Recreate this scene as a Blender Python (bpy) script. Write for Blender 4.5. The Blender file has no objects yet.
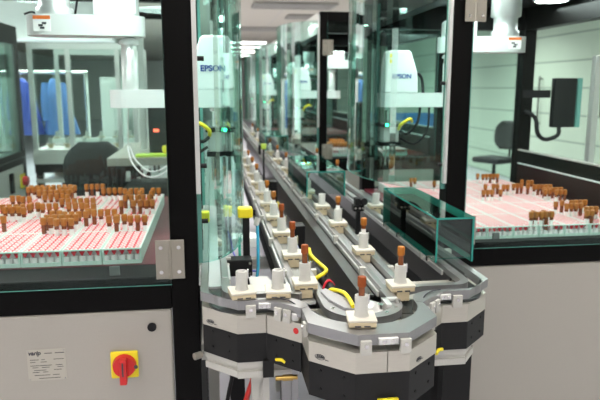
import bpy, bmesh, math, random
from mathutils import Vector, Matrix
random.seed(4)
S = bpy.context.scene
COL = S.collection
PI = math.pi

# ------------------------------------------------------------------ materials
MATS = {}
def mat(name, col, rough=.5, metal=0., spec=.5, bump=0., bscale=60., var=0., emit=None, estr=0., stretch=None, clear=0.):
    m = bpy.data.materials.new(name); m.use_nodes = True
    nt = m.node_tree; b = nt.nodes['Principled BSDF']
    b.inputs['Base Color'].default_value = (*col, 1)
    b.inputs['Roughness'].default_value = rough
    b.inputs['Metallic'].default_value = metal
    b.inputs['Specular IOR Level'].default_value = spec
    if clear: b.inputs['Coat Weight'].default_value = clear
    if emit:
        b.inputs['Emission Color'].default_value = (*emit, 1)
        b.inputs['Emission Strength'].default_value = estr
    if bump or var:
        tc = nt.nodes.new('ShaderNodeTexCoord'); mp = nt.nodes.new('ShaderNodeMapping')
        no = nt.nodes.new('ShaderNodeTexNoise'); no.inputs['Scale'].default_value = bscale
        no.inputs['Detail'].default_value = 3
        if stretch: mp.inputs['Scale'].default_value = stretch
        nt.links.new(tc.outputs['Object'], mp.inputs['Vector']); nt.links.new(mp.outputs['Vector'], no.inputs['Vector'])
        if var:
            mx = nt.nodes.new('ShaderNodeMix'); mx.data_type = 'RGBA'
            mx.inputs[6].default_value = (*[max(0, c*(1-var)) for c in col], 1)
            mx.inputs[7].default_value = (*[min(1, c*(1+var)) for c in col], 1)
            nt.links.new(no.outputs['Fac'], mx.inputs[0]); nt.links.new(mx.outputs[2], b.inputs['Base Color'])
        if bump:
            bp = nt.nodes.new('ShaderNodeBump'); bp.inputs['Strength'].default_value = bump; bp.inputs['Distance'].default_value = .002
            nt.links.new(no.outputs['Fac'], bp.inputs['Height']); nt.links.new(bp.outputs['Normal'], b.inputs['Normal'])
    MATS[name] = m
    return m

def glassmat(name, tint, refl=1.0, rough=0.0):
    m = bpy.data.materials.new(name); m.use_nodes = True
    nt = m.node_tree; nt.nodes.clear()
    out = nt.nodes.new('ShaderNodeOutputMaterial'); tr = nt.nodes.new('ShaderNodeBsdfTransparent')
    gl = nt.nodes.new('ShaderNodeBsdfGlossy'); mx = nt.nodes.new('ShaderNodeMixShader'); lw = nt.nodes.new('ShaderNodeFresnel')
    lw.inputs['IOR'].default_value = 1.45
    ml = nt.nodes.new('ShaderNodeMath'); ml.operation = 'MULTIPLY'; ml.inputs[1].default_value = refl
    tr.inputs['Color'].default_value = (*tint, 1); gl.inputs['Color'].default_value = (.9, 1, .97, 1); gl.inputs['Roughness'].default_value = rough
    nt.links.new(lw.outputs[0], ml.inputs[0]); nt.links.new(ml.outputs[0], mx.inputs[0])
    nt.links.new(tr.outputs[0], mx.inputs[1]); nt.links.new(gl.outputs[0], mx.inputs[2]); nt.links.new(mx.outputs[0], out.inputs[0])
    MATS[name] = m
    return m

BLACK = mat('black_coat', (.003, .0027, .0027), .42, spec=.09)
BLACKM = mat('black_matte', (.008, .008, .009), .55, spec=.25)
BEIGE = mat('beige_paint', (.38, .357, .32), .45, bump=.08, bscale=300, var=.03)
MAROON = mat('maroon_deck', (.13, .016, .026), .35, spec=.3, var=.15, bscale=12)
DMAR = mat('dark_maroon', (.028, .006, .008), .5, spec=.2)
STEEL = mat('brushed_steel', (.54, .515, .455), .38, .55, bump=.05, bscale=40, stretch=(1, 1, 14), var=.07)
ALU = mat('cast_aluminium', (.33, .33, .33), .33, .8, var=.06, bscale=25)
ALUB = mat('bright_aluminium', (.72, .72, .71), .3, .6)
ALUW = mat('profile_aluminium', (.52, .51, .475), .5, .2)
DSTEEL = mat('dark_steel', (.085, .08, .078), .3, .7, var=.2, bscale=9)
BELT = mat('belt', (.55, .57, .57), .25, .35)
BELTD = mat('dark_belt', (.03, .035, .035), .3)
HOUSE = mat('black_housing', (.009, .009, .0095), .55, spec=.3, bump=.2, bscale=500)
CREAM = mat('cream_plastic', (.62, .58, .50), .5)
CREAMD = mat('cream_edge', (.60, .50, .33), .5)
GREYP = mat('grey_plastic', (.50, .49, .465), .45)
WHITE = mat('white_plastic', (.86, .86, .86), .35)
ROBW = mat('robot_white', (.80, .81, .81), .32)
ROBG = mat('robot_grey', (.68, .69, .68), .35, .1)
MINT = mat('mint_frame', (.60, .76, .70), .35)
RED = mat('red_insert', (.70, .02, .04), .45)
SLEEVE = mat('white_sleeve', (.87, .84, .845), .4)
AMBER = mat('amber_tube', (.20, .055, .015), .18, clear=.4)
CAP = mat('orange_cap', (.40, .130, .008), .5)
CAPR = mat('rust_cap', (.27, .058, .009), .55, spec=.3)
LABEL = mat('white_label', (.88, .86, .84), .55)
YEL = mat('yellow', (.90, .74, .02), .4)
REDP = mat('red_knob', (.62, .02, .02), .35)
CHROME = mat('chrome', (.80, .79, .76), .18, 1.)
NICKEL = mat('nickel_hinge', (.34, .315, .27), .42, .6)
BLUEC = mat('cyan_hose', (.02, .32, .50), .4)
PURP = mat('purple_cable', (.20, .18, .62), .4)
RUBR = mat('red_hose', (.70, .03, .02), .35)
GREENW = mat('green_cable', (.03, .40, .30), .4)
BRASS = mat('brass', (.50, .33, .10), .35, .9)
GOWN = mat('blue_cloth', (.03, .08, .42), .8, bump=.4, bscale=20)
GOWNL = mat('light_blue_cloth', (.10, .22, .55), .8, bump=.4, bscale=20)
CHAIRM = mat('chair_fabric', (.014, .014, .016), .8, bump=.3, bscale=200)
INK = mat('dark_ink', (.05, .05, .06), .6)
INKB = mat('blue_ink', (.02, .06, .30), .5)
PLATE = mat('name_plate', (.44, .415, .36), .45)
ORANGE = mat('orange_band', (.75, .17, .03), .5)
LIME = mat('lime_plastic', (.55, .75, .10), .4)
LED = mat('green_led', (.05, .8, .4), .4, emit=(.05, 1, .45), estr=6)
LEDR = mat('red_led', (.8, .1, .05), .4, emit=(1, .1, .05), estr=3)
LAMP = mat('lamp_diffuser', (.9, .9, .9), .5, emit=(1, .97, .92), estr=9)
LAMPC = mat('downlight_lens', (.9, .9, .9), .5, emit=(.93, 1, .97), estr=14)
LOUVRE = mat('grey_louvre', (.30, .29, .26), .6)
TILE = mat('ceiling_tile', (.46, .43, .36), .8, bump=.1, bscale=150, var=.03)
BLUEBIN = mat('blue_bin', (.03, .16, .42), .5)
SCREEN = mat('screen_black', (.02, .024, .026), .15)
FLOORM = mat('floor_vinyl', (.44, .43, .48), .35, var=.12, bscale=5)
WALLW = mat('white_wall', (.82, .84, .82), .6)
GLASS = glassmat('door_glass', (.92, .98, .965), .4)
GLASST = glassmat('curved_glass', (.83, .955, .925), .55)
GLASSG = glassmat('guard_glass', (.90, .97, .95), 1.0)
GUARDG = glassmat('guard_box_glass', (.90, .97, .95), 1.35)
EDGE = mat('glass_edge', (.03, .27, .23), .15)
EDGEL = mat('glass_edge_light', (.13, .34, .30), .2)

def wall_panels():
    m = mat('green_white_panels', (.47, .57, .47), .55)
    nt = m.node_tree; b = nt.nodes['Principled BSDF']
    tc = nt.nodes.new('ShaderNodeTexCoord'); sp = nt.nodes.new('ShaderNodeSeparateXYZ')
    md = nt.nodes.new('ShaderNodeMath'); md.operation = 'FLOORED_MODULO'; md.inputs[1].default_value = .36
    lt = nt.nodes.new('ShaderNodeMath'); lt.operation = 'LESS_THAN'; lt.inputs[1].default_value = .022
    mx = nt.nodes.new('ShaderNodeMix'); mx.data_type = 'RGBA'
    mx.inputs[6].default_value = (.47, .57, .47, 1); mx.inputs[7].default_value = (.24, .30, .25, 1)
    nt.links.new(tc.outputs['Object'], sp.inputs[0]); nt.links.new(sp.outputs['Z'], md.inputs[0])
    nt.links.new(md.outputs[0], lt.inputs[0]); nt.links.new(lt.outputs[0], mx.inputs[0]); nt.links.new(mx.outputs[2], b.inputs['Base Color'])
    return m
WALLG = wall_panels()
def tile_grid():
    nt = TILE.node_tree; b = nt.nodes['Principled BSDF']
    src = b.inputs['Base Color'].links[0].from_socket
    tc = nt.nodes.new('ShaderNodeTexCoord'); br = nt.nodes.new('ShaderNodeTexBrick')
    br.offset = 0; br.inputs['Scale'].default_value = 1; br.inputs['Mortar Size'].default_value = .014
    br.inputs['Brick Width'].default_value = 1.2; br.inputs['Row Height'].default_value = .6
    br.inputs['Mortar'].default_value = (.42, .40, .37, 1)
    nt.links.new(tc.outputs['Object'], br.inputs['Vector']); nt.links.new(src, br.inputs['Color1']); nt.links.new(src, br.inputs['Color2'])
    nt.links.new(br.outputs['Color'], b.inputs['Base Color'])
tile_grid()

# ------------------------------------------------------------------ mesh helpers
class MB:
    def __init__(s): s.v = []; s.f = []; s.mi = []; s.sm = []
    def add(s, vs, fs, mi=0, smooth=False):
        o = len(s.v); s.v += [tuple(v) for v in vs]
        for f in fs: s.f.append([i + o for i in f]); s.mi.append(mi); s.sm.append(smooth)
        return s
    def box(s, x0, x1, y0, y1, z0, z1, mi=0):
        x0, x1 = sorted((x0, x1)); y0, y1 = sorted((y0, y1)); z0, z1 = sorted((z0, z1))
        return s.add([(x0,y0,z0),(x1,y0,z0),(x1,y1,z0),(x0,y1,z0),(x0,y0,z1),(x1,y0,z1),(x1,y1,z1),(x0,y1,z1)],
                     [(0,3,2,1),(4,5,6,7),(0,1,5,4),(1,2,6,5),(2,3,7,6),(3,0,4,7)], mi)
    def cyl(s, p0, p1, r0, r1=None, n=16, mi=0, caps=True):
        r1 = r0 if r1 is None else r1
        p0, p1 = Vector(p0), Vector(p1); d = (p1 - p0).normalized()
        a = d.orthogonal().normalized(); b = d.cross(a)
        vs = [p0 + (a*math.cos(2*PI*k/n) + b*math.sin(2*PI*k/n))*r0 for k in range(n)] + [p1 + (a*math.cos(2*PI*k/n) + b*math.sin(2*PI*k/n))*r1 for k in range(n)]
        s.add(vs, [(k, (k+1) % n, n + (k+1) % n, n + k) for k in range(n)], mi, True)
        if caps: s.add(vs, [tuple(range(n))[::-1], tuple(range(n, 2*n))], mi)
        return s
    def lathe(s, prof, c=(0,0,0), n=20, mi=0):      # prof: (r, z) from bottom to top
        vs = []; fs = []
        for r, z in prof:
            for k in range(n): vs.append((c[0] + r*math.cos(2*PI*k/n), c[1] + r*math.sin(2*PI*k/n), c[2] + z))
        for j in range(len(prof)-1):
            for k in range(n): fs.append((j*n+k, j*n+(k+1) % n, (j+1)*n+(k+1) % n, (j+1)*n+k))
        s.add(vs, fs, mi, True)
        s.add(vs, [tuple(range(n))[::-1], tuple(range((len(prof)-1)*n, len(prof)*n))], mi)
        return s
    def prism(s, poly, z0, z1, mi=0, mtop=None):     # poly counter-clockwise in plan
        n = len(poly)
        if sum(poly[i][0]*poly[(i+1)%n][1]-poly[(i+1)%n][0]*poly[i][1] for i in range(n)) < 0: poly = poly[::-1]
        vs = [(x, y, z0) for x, y in poly] + [(x, y, z1) for x, y in poly]
        s.add(vs, [(k, (k+1) % n, n+(k+1) % n, n+k) for k in range(n)], mi)
        s.add(vs, [tuple(range(n))[::-1], tuple(range(n, 2*n))], mi if mtop is None else mtop)
        return s
    def extr(s, poly, axis, a, b, mi=0):             # poly in the two other axes, extruded along axis
        n = len(poly)
        mk = {'y': lambda p, t: (p[0], t, p[1]), 'x': lambda p, t: (t, p[0], p[1])}[axis]
        vs = [mk(p, a) for p in poly] + [mk(p, b) for p in poly]
        s.add(vs, [(k, n+k, n+(k+1) % n, (k+1) % n) for k in range(n)] + [tuple(range(n)), tuple(range(n, 2*n))[::-1]], mi)
        return s
    def strip(s, A, B, z0, z1, mi=0):                # slab between two polylines of equal length
        n = len(A)
        vs = [(x, y, z1) for x, y in A] + [(x, y, z1) for x, y in B] + [(x, y, z0) for x, y in A] + [(x, y, z0) for x, y in B]
        fs = []
        for k in range(n-1):
            fs += [(k, k+1, n+k+1, n+k), (2*n+k, 3*n+k, 3*n+k+1, 2*n+k+1), (k, 2*n+k, 2*n+k+1, k+1), (n+k, n+k+1, 3*n+k+1, 3*n+k)]
        fs += [(0, n, 3*n, 2*n), (n-1, 3*n-1, 4*n-1, 2*n-1)]
        return s.add(vs, fs, mi)
    def tube(s, pts, r, n=8, mi=0, sub=6):
        P = [Vector(p) for p in pts]; path = []
        if len(P) > 2:
            for i in range(len(P)-1):
                p0 = P[max(i-1, 0)]; p1 = P[i]; p2 = P[i+1]; p3 = P[min(i+2, len(P)-1)]
                for k in range(sub):
                    t = k/sub
                    path.append(.5*((2*p1) + (p2-p0)*t + (2*p0-5*p1+4*p2-p3)*t*t + (3*p1-p0-3*p2+p3)*t**3))
            path.append(P[-1])
        else: path = P
        vs = []; a = None
        for i, p in enumerate(path):
            d = (path[min(i+1, len(path)-1)] - path[max(i-1, 0)]).normalized()
            a = d.orthogonal().normalized() if a is None else (a - d*a.dot(d)).normalized()
            b = d.cross(a)
            vs += [p + (a*math.cos(2*PI*k/n) + b*math.sin(2*PI*k/n))*r for k in range(n)]
        L = len(path)
        s.add(vs, [(j*n+k, j*n+(k+1) % n, (j+1)*n+(k+1) % n, (j+1)*n+k) for j in range(L-1) for k in range(n)], mi, True)
        return s.add(vs, [tuple(range(n))[::-1], tuple(range((L-1)*n, L*n))], mi)
    def xf(s, M): s.v = [tuple(M @ Vector(v)) for v in s.v]; return s
    def build(s, name, mats, parent=None, org=None, bevel=0, seg=2):
        if org is None and parent is not None: org = tuple(world_loc(parent))
        org = org or (0, 0, 0)
        me = bpy.data.meshes.new(name)
        me.from_pydata([(v[0]-org[0], v[1]-org[1], v[2]-org[2]) for v in s.v], [], s.f)
        if not isinstance(mats, (list, tuple)): mats = [mats]
        for m in mats: me.materials.append(m)
        for p, mi, sm in zip(me.polygons, s.mi, s.sm): p.material_index = mi; p.use_smooth = sm
        bm = bmesh.new(); bm.from_mesh(me); bmesh.ops.recalc_face_normals(bm, faces=bm.faces); bm.to_mesh(me); bm.free()
        me.update()
        o = bpy.data.objects.new(name, me); COL.objects.link(o)
        if parent is not None: o.parent = parent
        else: o.location = org
        if bevel:
            b = o.modifiers.new('b', 'BEVEL'); b.width = bevel; b.segments = seg; b.limit_method = 'ANGLE'; b.angle_limit = .7
            b.harden_normals = False
        return o
def world_loc(o):
    v = Vector(o.location)
    while o.parent: o = o.parent; v += o.location
    return v
def meta(o, label, cat, group=None, kind=None):
    if label: o['label'] = label
    if cat: o['category'] = cat
    if group: o['group'] = group
    if kind: o['kind'] = kind
    return o
def thing(name, label, cat, loc=(0, 0, 0), group=None):
    o = bpy.data.objects.new(name, None); o.empty_display_size = .05; COL.objects.link(o); o.location = loc
    return meta(o, label, cat, group)
KIDS = {}
def kids_of(o): return [c for c in bpy.data.objects if c.parent == o]
def dup(o, loc, label=None, group=None, rz=None, kids=None):
    r = o.copy(); COL.objects.link(r); r.location = loc
    if rz is not None: r.rotation_euler = (0, 0, rz)
    if label: r['label'] = label
    if group: r['group'] = group
    for c in (kids if kids is not None else kids_of(o)):
        d = c.copy(); COL.objects.link(d); d.parent = r
        for g in kids_of(c):
            e = g.copy(); COL.objects.link(e); e.parent = d
    return r
def text_mesh(txt, size, M, name, m, parent, bold=0., shear=0., ext=.0006):
    cu = bpy.data.curves.new('lettering', 'FONT'); cu.body = txt; cu.size = size; cu.align_x = 'CENTER'; cu.align_y = 'CENTER'
    cu.extrude = ext; cu.offset = bold; cu.shear = shear
    t = bpy.data.objects.new('t', cu); COL.objects.link(t)
    bpy.context.view_layer.update()
    me = bpy.data.meshes.new_from_object(t.evaluated_get(bpy.context.evaluated_depsgraph_get()))
    bpy.data.objects.remove(t)
    me.transform(M); me.materials.clear(); me.materials.append(m)
    o = bpy.data.objects.new(name, me); COL.objects.link(o)
    if parent is not None:
        me.transform(Matrix.Translation(-world_loc(parent))); o.parent = parent
    return o
def face_m(x, y, z, rz=0):   # text standing upright, reading towards -Y, then turned by rz
    return Matrix.Translation((x, y, z)) @ Matrix.Rotation(rz, 4, 'Z') @ Matrix.Rotation(PI/2, 4, 'X')
ORD = 'zero first second third fourth fifth sixth seventh eighth ninth tenth eleventh twelfth thirteenth fourteenth fifteenth'.split()
ONES = 'zero one two three four five six seven eight nine ten eleven twelve thirteen fourteen fifteen sixteen seventeen eighteen nineteen'.split()
TENS = {2: 'twenty', 3: 'thirty', 4: 'forty', 5: 'fifty'}
def num(n):
    if n < 20: return ONES[n]
    return TENS[n//10] + ('' if n % 10 == 0 else ' ' + ONES[n % 10])

# ------------------------------------------------------------------ room
def struct(name, mb, m):
    return meta(mb.build(name, m), None, None, None, 'structure')
RX, LX, YB, YF, H = 4.8, -6.5, 30., -4.5, 2.7
struct('floor', MB().box(LX, RX, YF, YB, -.1, 0), FLOORM)
struct('ceiling', MB().box(LX, RX, YF, YB, H, H+.1), TILE)
struct('wall_right', MB().box(RX, RX+.1, YF, YB, 0, H), WALLG)
struct('wall_left', MB().box(LX-.1, LX, YF, YB, 0, H), WALLW)
struct('wall_back', MB().box(LX, RX, YB, YB+.1, 0, H), WALLW)
struct('wall_front', MB().box(LX, RX, YF-.1, YF, 0, H), mat('grey_wall', (.42, .42, .41), .7))

struct('trim_1', MB().box(-5.5, -1.3, 8.9, 9.3, 2.08, H), WALLW)
def ceiling_lamp(x, y, label, w=.6, l=1.2, lit=True):
    t = thing('ceiling_light' if lit else 'ceiling_louvre', label, 'ceiling light' if lit else 'ceiling grille', (x, y, H-.03), 'lit ceiling panels' if lit else 'dark grilles in the ceiling')
    f = MB()
    f.box(x-l/2-.03, x+l/2+.03, y-w/2-.03, y-w/2, H-.03, H-.002); f.box(x-l/2-.03, x+l/2+.03, y+w/2, y+w/2+.03, H-.03, H-.002)
    f.box(x-l/2-.03, x-l/2, y-w/2, y+w/2, H-.03, H-.002); f.box(x+l/2, x+l/2+.03, y-w/2, y+w/2, H-.03, H-.002)
    f.build('frame', WHITE if lit else LOUVRE, t)
    if lit: MB().box(x-l/2, x+l/2, y-w/2, y+w/2, H-.02, H-.003).build('diffuser', LAMP, t)
    else:
        g = MB()
        for k in range(8): g.box(x-l/2, x+l/2, y-w/2+w*k/8, y-w/2+w*(k+.7)/8, H-.025, H-.004)
        g.build('slats', LOUVRE, t)
        if l > 1:
            li = bpy.data.lights.new('louvre_light', 'AREA'); li.shape = 'RECTANGLE'; li.size = l*.9; li.size_y = w*.9; li.energy = 110 if x < -1 else (55 if x < 3 else 42); li.spread = 2.4; li.color = (1, .98, .94)
            lo = bpy.data.objects.new('louvre_light', li); COL.objects.link(lo); lo.parent = t; lo.location = (0, 0, -.005)
n = 0
rowname = ['above the camera side of the room', 'over the front cabinets', 'over the second cabinets', 'over the third cabinets']
for j, y in enumerate((-2.6, -.6, 1.6, 3.9, 6.2, 17.6, 19.6, 22, 24.5)):
    for i, x in enumerate((-4.4, -1.9, .3, 2.7) if j < 5 else (.95,)):
        ceiling_lamp(x, y, 'white ceiling light panel, %s row back along the room, %s across' % (ORD[j+1], ORD[i+1]))
for x, y, w, l, lb in ((1.30, 9.75, .6, 1.2, 'long grey louvre grille in the ceiling nearest the camera'), (1.2, 13.6, .6, 1.2, 'long grey louvre grille in the ceiling further down the aisle'),
                 (1.62, 11.2, .5, .45, 'small dark square vent in the ceiling above the second cabinet'),
                 (-1.9, 7.6, .6, 1.2, 'added grey louvre lamp in the ceiling above the lab coats'), (3.4, 8.6, .6, 1.2, 'added grey louvre lamp in the ceiling above the office chair'),  # from this row on: extra louvre lamps, added to brighten ceiling and side walls
                 (-1.9, 12.2, .6, 1.2, 'farther added grey louvre lamp over the row of the switch cabinet'), (3.4, 12.2, .6, 1.2, 'farther added grey louvre lamp along the panelled wall'), (-4.6, 7.6, .6, 1.2, 'added grey louvre lamp close to the white wall')):
    ceiling_lamp(x, y, lb, w, l, False)

# ------------------------------------------------------------------ cabinets
def glass_sheet(A, z0, z1, th=.006):
    """curved or straight upright pane along plan polyline A; slot 1 takes the cut edges"""
    n = len(A); off = []
    for i in range(n):
        a = Vector(A[max(i-1, 0)]); b = Vector(A[min(i+1, n-1)]); d = (b-a).normalized()
        off.append((A[i][0]-d.y*th, A[i][1]+d.x*th))
    m = MB()
    vs = [(x, y, z0) for x, y in A] + [(x, y, z1) for x, y in A] + [(x, y, z0) for x, y in off] + [(x, y, z1) for x, y in off]
    for k in range(n-1):
        m.add(vs, [(k, k+1, n+k+1, n+k), (2*n+k, 3*n+k, 3*n+k+1, 2*n+k+1)], 0, n > 3)
        m.add(vs, [(n+k, n+k+1, 3*n+k+1, 3*n+k), (k, 2*n+k, 2*n+k+1, k+1)], 1)
    m.add(vs, [(0, n, 3*n, 2*n), (n-1, 3*n-1, 4*n-1, 2*n-1)], 1)
    return m

LAMPQ = [' with the switch', '', ' on the aisle', ' on the aisle', ' on the aisle']
def cabinet(label, x0, x1, y0, y1, zd, bul=None, front=True, lamp=True, switch=False, pw=.066):
    s = 1 if x1 > x0 else -1
    t = thing('handling_cabinet', label, 'lab cabinet', (x0, y0, 0), 'glazed robot cabinets along the conveyor')
    zt = zd + .92
    pt = zd - .083
    posts = ((x0, y0), (x1-s*pw, y0), (x0, y1-pw), (x1-s*pw, y1-pw))
    for k, (px, py) in enumerate(posts):
        MB().box(px, px+s*pw, py, py+pw, .0, zt).build('corner_post', BLACK, t, bevel=.003)
    es = MB().box(x0-s*.011, x0-s*.0005, y0+.002, y0+.02, zd+.2, zt-.02); es.build('edge_strip', ALUB, t)
    # rails
    MB().box(x0+s*pw, x1-s*pw, y0, y0+.115, pt, zd-.0005).build('front_rail', BLACK, t, bevel=.003)
    MB().box(x0+s*pw, x1-s*pw, y1-.05, y1, pt, zd+.002).build('rear_rail', BLACK, t)
    rg = MB().box(x0+s*pw, x1-s*pw, y1-.03, y1-.024, zd+.003, zd+.788).build('rear_glass', [GLASSG, EDGEL], t)
    MB().box(x1-s*pw, x1-s*.01, y0+pw, y1-pw, pt, zd+.185).build('side_rail', BLACK, t)
    if s > 0: MB().box(x1-s*pw, x1-s*(pw-.015), y0+pw, y1-pw, zd+.1855, zd+.192).build('rail_trim', MATS['grey_plastic'], t)
    for nm, b in (('top_rail', (x0+s*pw, x1-s*pw, y0, y0+.06)), ('top_rail', (x0+s*pw, x1-s*pw, y1-.06, y1)), ('top_rail', (x0, x0+s*.06, y0+pw, y1-pw)), ('top_rail', (x1-s*.06, x1, y0+pw, y1-pw))):
        MB().box(*b, zd+.79, zt).build(nm, BLACK, t)
    MB().box(x0+s*.06, x1-s*.06, y0+.06, y1-.06, zt-.02, zt-.004).build('roof_panel', BLACKM, t)
    if pw < .06: MB().box(x0-s*.006, x0-s*.0005, y0+.03, y1-.02, zd+.79, zt-.002).build('side_fascia', MATS['grey_plastic'], t)
    # deck
    MB().box(x0+s*.012, x1-s*pw, y0+.1155, y1-.051, zd-.015, zd).build('deck', MAROON, t)
    MB().box(x1-s*(pw+.012), x1-s*(pw+.002), y0+.10, y1-pw-.03, zd+.0005, zd+.12).build('tray_wall', DMAR, t)
    MB().box(x1-s*(pw+.013), x1-s*(pw+.001), y0+.10, y1-pw-.03, zd+.1205, zd+.125).build('tray_lip', WHITE, t)
    # panels below
    MB().box(x0+s*(pw+.002), x1-s*(pw+.002), y0+.002, y0+.02, .10, pt-.002).build('lower_panel', BEIGE, t, bevel=.006, seg=3)
    MB().box(x0+s*.005, x0+s*.02, y0+pw, y1-pw, .10, zd-.02).build('side_panel', BLACKM, t)
    MB().box(x1-s*.02, x1-s*.005, y0+pw, y1-pw, .10, pt-.002).build('side_panel', BEIGE, t)
    MB().box(x0+s*pw, x1-s*pw, y0+.01, y0+.03, 0.01, .09).build('plinth', BLACKM, t)
    # front door
    g = MB(); g.box(x0+s*(pw-.002), x1-s*(pw+.002), y0-.009, y0-.002, zd-.02, zd+.86)
    for i in (0, 1, 3, 5): pass
    d = g.build('glass_door', [GLASS, EDGEL], t)
    for p in d.data.polygons:
        if abs(p.normal.y) < .5: p.material_index = 1
    for hz in (zd+.045, max(zd+.70, 1.70)):
        h = MB()
        for q in (-1, 1): h.box(x0+s*(pw)+q*.0015, x0+s*pw+q*.034, y0-.014, y0-.0095, hz-.048, hz+.048)
        h.cyl((x0+s*pw, y0-.0125, hz-.048), (x0+s*pw, y0-.0125, hz+.048), .0045, n=10)
        hh = h.build('hinge', NICKEL, t, bevel=.001)
        sc = MB()
        for q in (-1, 1):
            for zz in (-.03, .03): sc.cyl((x0+s*pw+q*.021, y0-.0142, hz+zz), (x0+s*pw+q*.021, y0-.0165, hz+zz), .0048, n=10)
        sc.build('screws', CHROME, hh)
    # curved guard on the aisle side
    if bul:
        a, b, yc, zb = bul
        A = [(x0 - s*a*math.cos(u), yc + b*math.sin(u)) for u in [PI/2*(-1 + 2*k/36) for k in range(37)]]
        if s < 0: A = A[::-1]
        c = glass_sheet(A, zb, zd+.865).build('curved_glass', [GLASST, EDGEL], t)
        for yy in (yc-b, yc+b): MB().box(x0-s*.010, x0, yy-.006, yy+.006, zb, zd+.87).build('glass_channel', EDGEL, t)
        for zz in (zd+.12, zd+.26, zd+.52): MB().cyl((x0-s*.010, yc-b-.002, zz), (x0-s*.026, yc-b-.002, zz), .006, n=10).build('clamp_knob', BLACKM, t)
    if lamp:
        cx = x0 + (x1-x0)*.16; cy = y0+.30
        l = thing('downlight', 'round downlight nearer the aisle, in the ' + label.split(' with ')[0].split(' along ')[0].split(' beside ')[0] + LAMPQ[0], 'lamp', (cx, cy, zt-.02), 'round downlights in the cabinets')
        MB().cyl((cx, cy, zt-.045), (cx, cy, zt-.0205), .075, n=28).build('rim', WHITE, l)
        MB().cyl((cx, cy, zt-.047), (cx, cy, zt-.0452), .066, n=28).build('lens', LAMPC, l)
        li = bpy.data.lights.new('cabinet_light', 'AREA'); li.shape = 'DISK'; li.size = .40; li.energy = 3.6; li.color = (.94, 1, .98)
        lo = bpy.data.objects.new('cabinet_light', li); COL.objects.link(lo); lo.parent = l; lo.location = (0, 0, -.04)
        cx2 = x0 + (x1-x0)*.8
        l2 = dup(l, (cx2, cy+.4, zt-.02), 'round downlight at the outer end, in the ' + label.split(' with ')[0].split(' along ')[0].split(' beside ')[0] + LAMPQ.pop(0))
    return t

DL, DR, D2 = 1.0, .945, 1.0
CL = cabinet('front cabinet beside the red and yellow switch with long glass door', -.039, -.97, 1.48, 2.68, DL, (.13, .40, 1.95, 1.012))
CR = cabinet('front cabinet under the monitor arm with pale blank lower panel', .752, 1.645, 1.90, 3.10, DR, (.208, .42, 2.345, 1.125))
C2 = cabinet('second cabinet along the aisle with curved glass beside the tall guard box', .69, 1.52, 3.95, 5.15, D2, (.215, .44, 4.42, 1.02), pw=.05)
C3 = cabinet('third cabinet along the aisle with narrow curved glass', .66, 1.45, 5.95, 7.15, D2, (.20, .44, 6.42, 1.02), pw=.05)
C4 = cabinet('farthest cabinet along the aisle with narrow curved glass', .66, 1.45, 7.95, 9.15, D2, (.20, .44, 8.42, 1.02), pw=.05)

MB().box(.654, .7515, 1.97, 3.02, .935, .943).build('added_pale_ledge', ALU, CR)  # pale plate added to lighten the dark view through the guard pane
# marks and fittings on the front left panel
yp = 1.482
sw = MB().box(-.225-.033, -.225+.033, yp-.008, yp-.0005, .745, .815).build('switch_plate', YEL, CL, bevel=.005)
k = MB().cyl((-.225, yp-.0085, .78), (-.225, yp-.022, .78), .029, .026, n=28)
kb = k.build('switch_knob', REDP, CL, bevel=.002)
MB().box(-.225-.0085, -.225+.0085, yp-.042, yp-.0225, .742, .806).build('switch_lever', REDP, kb, bevel=.003)
MB().box(-.2268, -.2232, yp-.0432, yp-.0421, .765, .800).build('pointer', INK, kb)
MB().cyl((-.196, yp-.0226, .78), (-.196, yp-.0235, .78), .005, n=12).build('lock_hole', INK, kb)
MB().cyl((-.156, yp-.004, .872), (-.156, yp-.0003, .872), .011, n=24).build('cable_plug', BLACKM, CL)
npx, npz = -.408, .79
npl = MB().box(npx-.045, npx+.045, yp-.0022, yp-.0003, npz-.04, npz+.04).build('name_plate', PLATE, CL, bevel=.001)
text_mesh('varip', .0145, face_m(npx-.027, yp-.0026, npz+.031), 'maker_name', INK, npl, bold=.0006, shear=.2, ext=.0002)
ln = MB(); random.seed(9)
for x_, w_ in ((npx-.004, .018), (npx+.02, .022)): ln.box(x_, x_+w_, yp-.0026, yp-.0023, npz+.0290, npz+.0308)
for z_, a_ in ((.014, ((-.038, .02), (-.012, .008), (.016, .024))), (.008, ((-.038, .012), (-.014, .014))), (-.001, ((-.038, .05), (.02, .016))), (-.006, ((-.034, .014), (-.012, .018), (.024, .014))),
               (-.013, ((-.03, .028), (.016, .018))), (-.018, ((-.034, .016), (-.01, .012))), (-.026, ((-.03, .036), (.012, .016))), (-.034, ((-.02, .05),))):
    for x_, w_ in a_: ln.box(npx+x_, npx+x_+w_, yp-.0026, yp-.0023, npz+z_-.0007, npz+z_+.0007)
ln.build('printed_lines', INK, npl)
ri = MB()
for a_ in (-.041, .041):
    for b_ in (-.036, .036): ri.cyl((npx+a_, yp-.0035, npz+b_), (npx+a_, yp-.0023, npz+b_), .0018, n=8)
ri.build('rivets', CHROME, npl)
# little grey door catch on each front glass
for cab, cx, y_, zd in ((CL, -.235, 1.48, DL), (CR, .925, 1.90, DR)):
    MB().box(cx-.012, cx+.012, y_-.016, y_-.0095, zd+.012, zd+.034).build('door_catch', mat('catch_grey_green', (.07, .10, .09), .5), cab, bevel=.001)

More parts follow.
